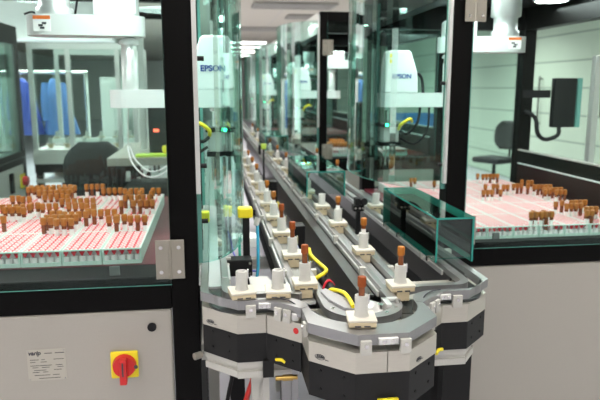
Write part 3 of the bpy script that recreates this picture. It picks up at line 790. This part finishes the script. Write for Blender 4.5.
seqC = (1.305, 1.62, 1.97, 2.27, 2.62, 3.0, 3.4, 3.85, 4.35, 4.9, 5.5, 6.2)
for i, y in enumerate(seqC):
    tb = 'p' if i == 0 else ('o' if i != 3 else None)
    carrier(XC+(.008 if i == 0 else 0), y, 0, 'cream carrier on the inner lane nearer the monitor cabinet, %s from the front' % ORD[i+1], tb, 'capped tube on the inner lane nearer the monitor cabinet, %s carrier from the front' % ORD[i+1])
carrier(XE-.004, 2.25, 0, 'empty carrier behind the clear guard box on the outer lane')
for i, y in enumerate((3.0, 3.6)):
    carrier(XE, y, 0, 'cream carrier on the outer guard box lane, %s past the first robot' % ORD[i+1], 'o', 'capped tube on the outer guard box lane, %s past the first robot' % ORD[i+1])

# ------------------------------------------------------------------ clear guards
def guard(label, x0, x1, y0, y1, z0, z1):
    t = thing('guard_box', label, 'glass guard', (x0, y0, z0), 'clear glass guards over the lanes')
    th = .005
    def pane(nm, a, thin):
        o = MB().box(*a).build(nm, [GUARDG, EDGE], t)
        for p in o.data.polygons:
            if abs(p.normal[thin]) < .5: p.material_index = 1
    pane('side_pane', (x0, x0+th, y0, y1, z0, z1), 0); pane('side_pane', (x1-th, x1, y0, y1, z0, z1), 0)
    pane('top_pane', (x0, x1, y0, y1, z1+.0003, z1+th), 2); pane('end_pane', (x0+th, x1-th, y0, y0+th, z0+.01, z1), 1)
    for yy in (y0+.03, y0+.3, y1-.05): MB().box(x0-.010, x0-.0005, yy, yy+.014, z0-.004, z0+.008).build('foot_clip', CHROME, t)
    return t
guard('long clear glass guard box over the outer lane by the front hinge', .567, .670, 1.49, 1.99, 1.003, 1.117)
guard('clear glass guard box over the inner lane past the first robot', .372, .53, 2.42, 3.02, 1.02, 1.117)
guard('small far glass guard box beside the second cabinet', .372, .53, 4.3, 4.9, 1.02, 1.117)

# ------------------------------------------------------------------ sensors, cables, boxes between the lanes
t = thing('light_sensor', 'bright yellow sensor on a black post between the first two lanes', 'sensor', (.085, 1.66, .87))
MB().box(.066, .106, 1.64, 1.675, 1.104, 1.132).build('sensor_body', YEL, t, bevel=.005)
MB().box(.1065, .114, 1.645, 1.67, 1.110, 1.126).build('lens_hood', BLACKM, t, bevel=.002)
MB().box(.079, .097, 1.65, 1.668, .885, 1.1035).build('post', BLACKM, t)
MB().box(.030, .100, 1.60, 1.648, .955, .999).build('bracket', BLACKM, t, bevel=.002)
b_ = MB()
for x_ in (.036, .094):
    for z_ in (.962, .99): b_.cyl((x_, 1.5975, z_), (x_, 1.6, z_), .004, n=10)
b_.build('bolts', CHROME, t)
t = thing('light_sensor', 'yellow sensor half hidden behind the black post by the curved glass', 'sensor', (-.02, 1.72, 1.0))
MB().box(-.034, -.010, 1.70, 1.73, 1.083, 1.112).build('sensor_body', YEL, t, bevel=.004)
MB().box(-.034, -.030, 1.71, 1.72, 1.003, 1.0828).build('post', BLACKM, t)
t = thing('camera_clamp', 'black sensor clamp on a post between the inner lane and the guard box', 'sensor', (.487, 2.02, .87))
MB().box(.480, .494, 2.01, 2.024, .87, 1.075).build('post', BLACKM, t)
MB().box(.468, .506, 2.0, 2.034, 1.04, 1.062).box(.474, .488, 1.994, 2.03, 1.0621, 1.086).build('clamp_block', BLACKM, t, bevel=.003)
MB().cyl((.503, 1.995, 1.074), (.503, 2.03, 1.074), .012, n=14).build('sensor_barrel', BLACKM, t)
b_ = MB()
for x_ in (.474, .488, .500): b_.cyl((x_, 1.9955, 1.052), (x_, 2.0, 1.052), .004, n=10)
b_.build('bolts', CHROME, t)
t = thing('light_sensor', 'small black and lime sensor far between the inner lanes', 'sensor', (.30, 3.6, .876))
MB().box(.295, .305, 3.6, 3.61, .877, 1.1).build('post', BLACKM, t); MB().box(.285, .315, 3.59, 3.62, 1.1, 1.13).build('sensor_body', LIME, t, bevel=.003)
MB().box(.27, .285, 3.595, 3.615, 1.07, 1.125).build('bracket', BLACKM, t)
def cable(label, pts, r, m): return solo('cable', MB().tube(pts, r), m, label, 'cable', 'cables in the conveyor trough')
solo('air_hose', MB().tube([(.122, 1.70, 1.075), (.121, 1.67, 1.0), (.117, 1.65, .945), (.105, 1.62, .90), (.09, 1.60, .87)], .0042), BLUEC, 'cyan air hose hanging down beside the yellow sensor post', 'hose')
MB().cyl((.118, 1.70, 1.07), (.124, 1.705, 1.092), .008, n=12).build('hose_plug', MATS['grey_plastic'], bpy.data.objects['air_hose.001'])
cable('purple cable looping between the empty lane and the yellow sensor', [(.045, 2.0, .99), (.052, 1.9, .98), (.06, 1.82, .955), (.085, 1.76, .93), (.12, 1.74, .925)], .003, PURP)
cable('green cable rising between the empty lane and the sensor post', [(.075, 1.78, 1.02), (.074, 1.76, .97), (.076, 1.74, .90), (.08, 1.72, .86)], .004, GREENW)
cable('yellow cable curling down along the dark wall behind the round disc', [(.290, 1.80, .93), (.278, 1.755, .982), (.271, 1.677, .985), (.278, 1.604, .985), (.286, 1.527, .987), (.272, 1.478, .991), (.252, 1.464, .985), (.247, 1.49, .96)], .005, YEL)
cable('yellow cable dipping into the round disc turn', [(.256, 1.36, .96), (.256, 1.318, 1.0), (.266, 1.288, 1.010), (.277, 1.258, 1.013), (.279, 1.214, 1.013), (.278, 1.18, 1.011)], .0045, YEL)
cable('thick black cable bundle beside the yellow loops in the trough', [(.262, 1.66, .92), (.268, 1.60, .96), (.275, 1.52, .967), (.279, 1.41, .965), (.285, 1.35, .93), (.29, 1.33, .90)], .014, BLACKM)
cable('short pink cable tie around the black bundle', [(.260, 1.43, .962), (.268, 1.432, .981), (.279, 1.44, .984), (.292, 1.446, .970)], .003, MATS['red_insert'])
cable('purple cable behind the third inner lane carrier', [(.245, 2.05, .93), (.252, 1.95, .965), (.262, 1.88, .955), (.27, 1.8, .9)], .003, PURP)
cable('yellow cable between the posts far down the trough', [(.25, 2.5, .95), (.255, 2.42, 1.0), (.262, 2.36, .97), (.27, 2.3, .92)], .004, YEL)
solo('divider_plate', MB().box(.335, .340, 1.34, 6.0, .877, .972).box(.335, .365, 1.34, 6.0, .9721, .977), DSTEEL, 'long dark steel divider wall between the two inner lanes', 'divider plate')
solo('spacer_block', MB().box(.262, .30, 1.98, 2.04, .877, 1.0), BLACKM, 'black spacer block standing in the trough between the inner lanes', 'block')
solo('spacer_block', MB().box(.265, .30, 2.85, 2.92, .877, 1.02), BLACKM, 'black spacer block farther back in the trough', 'block')
solo('cover_plate', MB().prism([(.085, 1.36), (.158, 1.36), (.130, 1.50), (.085, 1.50)], .975, .983), GREYP, 'pale cover plate behind the two empty carriers', 'cover plate')
solo('terminal_cover', MB().box(.055, .135, 1.90, 1.98, .955, .985), WHITE, 'white cover piece in the gap behind the yellow sensor', 'cover')

# ------------------------------------------------------------------ behind: far line of machines on the left
FC = thing('neighbour_cabinet', 'dark glazed cabinet at the far edge with a yellow switch on its side', 'lab cabinet', (-1.4, 4.95, 0))
xs, y1_ = -1.4, 4.95
for y_ in (y1_-.07, 3.6):
    MB().box(xs-.07, xs, y_, y_+.07, 0, 1.89).build('corner_post', BLACK, FC)
MB().box(xs-.06, xs, 3.67, y1_-.07, .893, .985).build('side_rail', BLACK, FC); MB().box(xs-.06, xs, 3.67, y1_-.07, 1.76, 1.89).build('top_rail', BLACK, FC)
MB().box(xs-.02, xs-.004, 3.67, y1_-.07, .10, .89).build('side_panel', MATS['grey_plastic'], FC)
MB().box(xs-.9, xs-.07, y1_-.02, y1_-.004, .0, .98).build('end_panel', BLACKM, FC)
d = MB().box(xs-.008, xs-.002, 3.67, y1_-.07, .985, 1.76).build('side_glass', [GLASST, EDGEL], FC)
MB().box(xs-.85, xs-.03, 3.68, y1_-.03, .93, .96).build('deck', MATS['grey_plastic'], FC)
w_ = MB().box(xs+.0005, xs+.01, 4.76, 4.86, .72, .82).build('switch_plate', YEL, FC); MB().cyl((xs+.0105, 4.81, .77), (xs+.045, 4.81, .77), .035, n=18).build('switch_knob', REDP, w_)
MB().box(xs+.0005, xs+.02, 4.52, 4.57, .72, .86).build('latch', BLACKM, FC, bevel=.003)

BN = thing('glazed_bench', 'aluminium framed glass bench behind the racks beside the far switch', 'workbench', (-.95, 5.0, 0))
bx0, bx1, by0, by1 = -1.36, -.60, 5.02, 5.9
for x_ in (bx0, -1.085, -.72, bx1):
    MB().box(x_, x_+.035, by0, by0+.035, .98, 1.74).build('upright', ALUB, BN)
for x_ in (bx0, bx1): MB().box(x_, x_+.035, by1-.035, by1, .98, 1.74).build('upright', ALUB, BN)
MB().box(bx0, bx1+.035, by0, by0+.035, 1.74, 1.785).build('top_beam', ALUB, BN); MB().box(bx0, bx1+.035, by1-.035, by1, 1.74, 1.785).build('top_beam', ALUB, BN)
for xa, xb in ((bx0+.035, -1.085), (-1.05, -.72), (-.685, bx1)):
    g = MB().box(xa, xb, by0+.012, by0+.018, 1.03, 1.74).build('glass_pane', [GLASSG, EDGE], BN)
MB().box(bx0, bx1+.035, by0-.02, by1, .955, .98).build('worktop', MATS['grey_plastic'], BN)
MB().box(bx0, bx1+.035, by0-.022, by0, .87, .954).build('front_panel', MATS['grey_plastic'], BN)
MB().box(bx0, bx1+.035, by0, by0+.06, .80, .868).build('lower_beam', BLACKM, BN)
MB().box(bx0, bx1+.035, by0, by1, .72, .75).build('shelf', ALUB, BN)
for x_ in (bx0, bx1): MB().box(x_, x_+.05, by0+.02, by0+.07, 0, .80).build('leg', BLACKM, BN)
MB().box(bx0, bx1+.035, by1-.05, by1-.03, .0, .72).build('back_board', BLACKM, BN)
MB().box(bx0+.05, bx1-.05, 5.40, 5.50, .981, 1.035).build('track', WHITE, BN)
for i in range(6): dup(CA, (-1.28+.12*i, 5.45, 1.0355), 'small grey carrier on the glazed bench track, %s from the far switch' % ORD[i+1], 'carriers on the glazed bench', 0, CAk)
for i in range(5): dup(CA, (-1.27+.13*i, 5.18, .981+.0205), 'small grey carrier on the glazed bench front edge, %s from the far switch' % ORD[i+1], 'carriers on the bench front edge', 0, CAk)
for x_, w_, h_ in ((-1.2, .12, .14), (-1.0, .09, .10), (-.82, .12, .16)):
    solo('equipment_box', MB().box(x_-w_/2, x_+w_/2, 5.2, 5.45, .7505, .7505+.0+h_*.35), MATS['grey_plastic'] if h_ > .12 else BLACKM, 'small box on the shelf under the glazed bench, %s one' % ('widest' if w_ > .1 and h_ > .15 else ('pale' if h_ > .12 else 'black')), 'box', 'boxes under the glazed bench')

for lb, a in (('tall pale cabinet standing behind the glazed bench', (-1.05, -.80, 6.3, 6.8, 0, 1.55)), ('low grey cabinet behind the rear workstation', (-.75, -.35, 6.3, 6.8, 0, 1.25))):
    t = thing('storage_cabinet', lb, 'cabinet', (a[0], a[2], 0), 'storage cabinets behind the bench')
    MB().box(*a).build('body', WALLW, t, bevel=.006)
    for q in (.02, .51): MB().box(a[0]+(a[1]-a[0])*q, a[0]+(a[1]-a[0])*(q+.47), a[2]-.015, a[2]-.001, .05, a[5]-.04).build('door', WALLW, t, bevel=.004)
    for q in (.44, .54): MB().box(a[0]+(a[1]-a[0])*q, a[0]+(a[1]-a[0])*q+.02, a[2]-.035, a[2]-.0155, a[5]*.5, a[5]*.5+.14).build('handle', DSTEEL, t)
# hanging lab coats behind the bench
GR = thing('coat_rail', 'steel coat rail behind the glazed bench', 'coat rail', (-1.6, 6.4, 0))
for x_ in (-2.0, -1.2): MB().cyl((x_, 6.4, .03), (x_, 6.4, 1.60), .018).build('upright', CHROME, GR); MB().box(x_-.03, x_+.03, 6.2, 6.6, 0.001, .03).build('foot', BLACKM, GR)
MB().cyl((-2.02, 6.4, 1.60), (-1.18, 6.4, 1.60), .014).build('rail', CHROME, GR)
def coat(label, x, w_top, w_bot, z0, m, lean):
    prof = []
    N = 28; g = MB(); vs = []; fs = []; H_ = 14
    for j in range(H_+1):
        t_ = j/H_; z = 1.54 + (z0-1.54)*t_; w = w_top*.35 + (w_top-w_top*.35)*min(1, t_*5) + (w_bot-w_top)*t_
        for k in range(N):
            u = 2*PI*k/N; f = 1 + .14*t_*math.sin(5*u) + .06*t_*math.sin(9*u+1)
            vs.append((x+lean*t_ + w*.5*f*math.cos(u), 6.4 + .10*(.4+.6*min(1, t_*4))*f*math.sin(u), z))
    for j in range(H_):
        for k in range(N): fs.append((j*N+k, j*N+(k+1) % N, (j+1)*N+(k+1) % N, (j+1)*N+k))
    fs.append(tuple(range(N)))
    g.add(vs, fs, 0, True)
    t = thing('lab_coat', label, 'lab coat', (x, 6.4, z0), 'blue lab coats on the rail')
    g.build('body', m, t)
    MB().tube([(x, 6.4, 1.54), (x, 6.4, 1.58), (x, 6.382, 1.592), (x, 6.376, 1.605), (x, 6.4, 1.625), (x, 6.424, 1.607)], .004).build('hanger_hook', CHROME, t)
    for q in (-1, 1): MB().tube([(x+q*w_top*.42, 6.38, 1.49), (x+q*w_top*.55+lean*.3, 6.34, 1.32), (x+q*w_top*.56+lean*.5, 6.33, 1.14)], .045).build('sleeve', m, t)
coat('deep blue lab coat hanging nearer the far cabinet post', -1.80, .16, .30, 1.0, GOWN, .02)
coat('lighter blue lab coat hanging further along the rail', -1.50, .16, .30, 1.0, GOWNL, .05)

# rear station on the left line: open workstation with dark equipment
WS = thing('rear_workstation', 'open workstation with pale worktop behind the racks beside the aisle', 'workbench', (-.3, 3.5, 0))
MB().box(-.57, -.05, 3.5, 4.5, 1.026, 1.07).build('worktop', BEIGE, WS, bevel=.002)
for x_, y_ in ((-.57, 3.52), (-.09, 3.52), (-.57, 4.46), (-.09, 4.46)): MB().box(x_, x_+.04, y_, y_+.04, 0, 1.0255).build('leg', BLACKM, WS)
MB().box(-.56, -.06, 3.54, 4.46, .80, .82).build('shelf', BLACKM, WS); MB().box(-.56, -.06, 4.44, 4.46, .0, .80).build('back_board', BLACKM, WS)
for x_ in (-.44, -.09): MB().box(x_, x_+.04, 4.0, 4.04, 1.0705, 1.92).build('upright', ALUB, WS)
MB().box(-.44, -.05, 3.96, 4.0, 1.86, 1.92).build('top_beam', BLACK, WS)
t = thing('analyser_unit', 'dark analyser box standing on the pale rear worktop', 'analyser', (-.25, 3.75, 1.07))
MB().box(-.36, -.08, 3.7, 3.95, 1.0705, 1.36).build('body', BLACKM, t, bevel=.01); MB().box(-.34, -.12, 3.69, 3.6995, 1.25, 1.33).build('front_window', SCREEN, t)
MB().box(-.33, -.30, 3.694, 3.6995, 1.2, 1.215).build('indicator', LEDR, t)
t = thing('parts_tray', 'lime green tray with pale cup on the rear worktop', 'tray', (-.3, 3.56, 1.07))
MB().box(-.42, -.22, 3.53, 3.62, 1.0705, 1.084).build('tray', LIME, t, bevel=.002); MB().lathe([(.02, 1.0842), (.026, 1.10), (.026, 1.125), (.02, 1.13)], (-.25, 3.575, 0)).build('cup', YEL, t)
solo('white_hose', MB().tube([(-.334, 2.585, 1.22), (-.332, 2.57, 1.20), (-.315, 2.55, 1.15), (-.27, 2.53, 1.105), (-.22, 2.53, 1.10), (-.17, 2.55, 1.13), (-.10, 2.58, 1.19)], .0035), WHITE, 'outer white hose looping above the back racks', 'hose', None)
solo('clear_tube', MB().tube([(-.334, 2.585, 1.2205), (-.333, 2.60, 1.3), (-.325, 2.61, 1.45), (-.32, 2.62, 1.79)], .0018), MATS['grey_plastic'], 'thin grey tube hanging from the cabinet roof down to the white hose loops', 'tube')
solo('white_hose', MB().tube([(-.330, 2.59, 1.215), (-.322, 2.58, 1.20), (-.305, 2.56, 1.165), (-.26, 2.54, 1.125), (-.22, 2.54, 1.12), (-.17, 2.56, 1.145), (-.10, 2.59, 1.20)], .003), WHITE, 'inner white hose looping above the back racks', 'hose', None)

# ------------------------------------------------------------------ chairs, monitor, others
def chair(label, x, y, rz, seat_z, sc=1.):
    t = thing('office_chair', label, 'chair', (x, y, 0))
    def P(mb, nm, m, bevel=0):
        mb.xf(Matrix.Translation((x, y, 0)) @ Matrix.Rotation(rz, 4, 'Z')); return mb.build(nm, m, t, bevel=bevel, seg=4)
    P(MB().box(-.23, .23, -.22, .22, seat_z-.04, seat_z+.04), 'seat', CHAIRM, .035)
    bk = MB(); vs = []; fs = []; nU, nV = 12, 8
    out = []
    for j in range(nV+1):
        v = j/nV; z = seat_z+.13+.40*v; hw = .205*(1-.55*abs(2*v-1)**3)
        for k in range(nU+1):
            u = 2*k/nU-1; out.append((hw*u, .22+.03*v-.05*u*u*0+.045*(1-u*u), z))
    n2 = len(out)
    vs = out + [(a, b+.05, c) for a, b, c in out]
    for j in range(nV):
        for k in range(nU):
            a = j*(nU+1)+k; fs.append((a, a+1, a+nU+2, a+nU+1)); fs.append((n2+a, n2+a+nU+1, n2+a+nU+2, n2+a+1))
    for j in range(nV):
        a = j*(nU+1); b = a+nU; fs.append((a, a+nU+1, n2+a+nU+1, n2+a)); fs.append((b, n2+b, n2+b+nU+1, b+nU+1))
    for k in range(nU):
        fs.append((k, n2+k, n2+k+1, k+1)); a = nV*(nU+1)+k; fs.append((a, a+1, n2+a+1, n2+a))
    bk.add(vs, fs, 0, True); P(bk, 'backrest', CHAIRM)
    P(MB().tube([(0, .12, seat_z-.045), (0, .30, seat_z-.04), (0, .335, seat_z+.08), (0, .325, seat_z+.25)], .018), 'back_bracket', BLACKM)
    P(MB().cyl((0, 0, .10), (0, 0, seat_z-.041), .025), 'gas_stem', BLACKM)
    for k in range(5):
        a = 2*PI*k/5+.3
        P(MB().tube([(0, 0, .11), (.14*math.cos(a), .14*math.sin(a), .10), (.27*math.cos(a), .27*math.sin(a), .07)], .02), 'leg', BLACKM)
        P(MB().cyl((.27*math.cos(a)-.02*math.sin(a), .27*math.sin(a)+.02*math.cos(a), .027), (.27*math.cos(a)+.02*math.sin(a), .27*math.sin(a)-.02*math.cos(a), .027), .027), 'caster', BLACKM)
    return t
chair('black office chair by the pale panelled wall', 3.93, 8.2, -1.1, .46)
chair('dark chair turned away in front of the glazed bench', -.84, 4.66, 3.3, .56)

t = thing('wall_monitor', 'black monitor on an arm at the outer cabinet post', 'monitor', (1.79, 3.02, 1.26))
MB().box(1.74, 1.86, 2.99, 3.03, 1.25, 1.50).build('case', BLACKM, t, bevel=.004)
MB().box(1.862, 1.885, 2.985, 3.03, 1.25, 1.50).build('side_strip', EDGEL, t)
MB().box(1.59, 1.739, 3.03, 3.06, 1.40, 1.44).build('arm', BLACKM, t)
MB().tube([(1.78, 3.0, 1.25), (1.77, 2.99, 1.21), (1.70, 2.98, 1.19), (1.655, 2.98, 1.22), (1.645, 2.99, 1.29), (1.62, 3.0, 1.32), (1.60, 3.02, 1.33)], .011).build('cable', BLACKM, t)
t = thing('aluminium_post', 'slim aluminium post beyond the monitor at the photo edge', 'post', (2.06, 3.15, 0))
MB().box(2.045, 2.08, 3.13, 3.17, 0.02, 1.62).build('shaft', ALUB, t, bevel=.003); MB().box(1.995, 2.13, 3.08, 3.22, 0, .02).build('foot', BLACKM, t)
for i, (y_, z0_, z1_) in enumerate(((8.6, .9, 1.62), (7.1, 1.1, 1.75))):
    t = thing('pull_bar', 'slim grey pull bar on the panelled wall, %s' % ('by the chair' if i == 0 else 'beyond the monitor arm'), 'handle', (RX, y_, z0_))
    MB().cyl((RX-.05, y_, z0_), (RX-.05, y_, z1_), .012).build('bar', DSTEEL, t)
    m_ = MB()
    for z_ in (z0_+.04, z1_-.04): m_.cyl((RX-.05, y_, z_), (RX, y_, z_), .010)
    m_.build('standoff', DSTEEL, t)
TX, TY, TZ = 1.80, 5.3, 1.10
t = thing('trolley', 'grey trolley carrying the blue bin beyond the second cabinet', 'trolley', (TX, TY, 0))
MB().box(TX-.2, TX+.2, TY-.2, TY+.2, TZ-.03, TZ).build('top_shelf', MATS['grey_plastic'], t); MB().box(TX-.2, TX+.2, TY-.2, TY+.2, .2, .23).build('lower_shelf', MATS['grey_plastic'], t)
for a in (-1, 1):
    for b in (-1, 1): MB().box(TX+a*.19-.012, TX+a*.19+.012, TY+b*.19-.012, TY+b*.19+.012, 0, TZ-.0305).build('leg', ALUB, t)
t = thing('storage_bin', 'blue bin on the trolley behind the first robot', 'bin', (TX, TY, TZ))
z_ = TZ+.0005
MB().box(TX-.14, TX+.14, TY-.15, TY+.15, z_, z_+.01).box(TX-.15, TX-.14, TY-.15, TY+.15, z_, z_+.13).box(TX+.14, TX+.15, TY-.15, TY+.15, z_, z_+.13).box(TX-.14, TX+.14, TY-.15, TY-.14, z_+.01, z_+.13).box(TX-.14, TX+.14, TY+.14, TY+.15, z_+.01, z_+.13).build('shell', BLUEBIN, t)
MB().box(TX-.16, TX+.16, TY-.165, TY-.151, z_+.115, z_+.135).build('rim', BLUEBIN, t)
solo('wire_loop', MB().tube([(-.50, 2.60, 1.79), (-.52, 2.58, 1.70), (-.57, 2.57, 1.665), (-.62, 2.57, 1.70), (-.66, 2.58, 1.735), (-.70, 2.6, 1.73)], .004), BLACKM, 'thin black cable looping down from the cabinet roof beside the robot', 'cable')
# prototypes left unplaced are removed
for p in (TL, TP, TR, RL, RR, CA):
    if p.get('label') == 'x':
        for c in kids_of(p): bpy.data.objects.remove(c)
        bpy.data.objects.remove(p)

# ------------------------------------------------------------------ world, camera
w = bpy.data.worlds.new('world'); S.world = w; w.use_nodes = True
w.node_tree.nodes['Background'].inputs[0].default_value = (.8, .85, .85, 1); w.node_tree.nodes['Background'].inputs[1].default_value = .05
cam = bpy.data.cameras.new('camera'); cam.sensor_width = 36; cam.lens = 620/600*36; cam.clip_start = .02
co = bpy.data.objects.new('camera', cam); COL.objects.link(co); co.location = (0, 0, 1.45)
co.rotation_euler = (math.radians(90-10.24), 0, math.radians(-8.13)); S.camera = co
cam.dof.use_dof = True; cam.dof.focus_distance = 1.30; cam.dof.aperture_fstop = 5.6
S.view_settings.view_transform = 'Standard'; S.view_settings.look = 'None'; S.view_settings.gamma = 1; S.view_settings.exposure = .64
S.view_settings.use_curve_mapping = False
S.cycles.use_denoising = True
S.cycles.max_bounces = 12; S.cycles.transparent_max_bounces = 40; S.cycles.diffuse_bounces = 4; S.cycles.glossy_bounces = 4
S.cycles.sample_clamp_indirect = 6
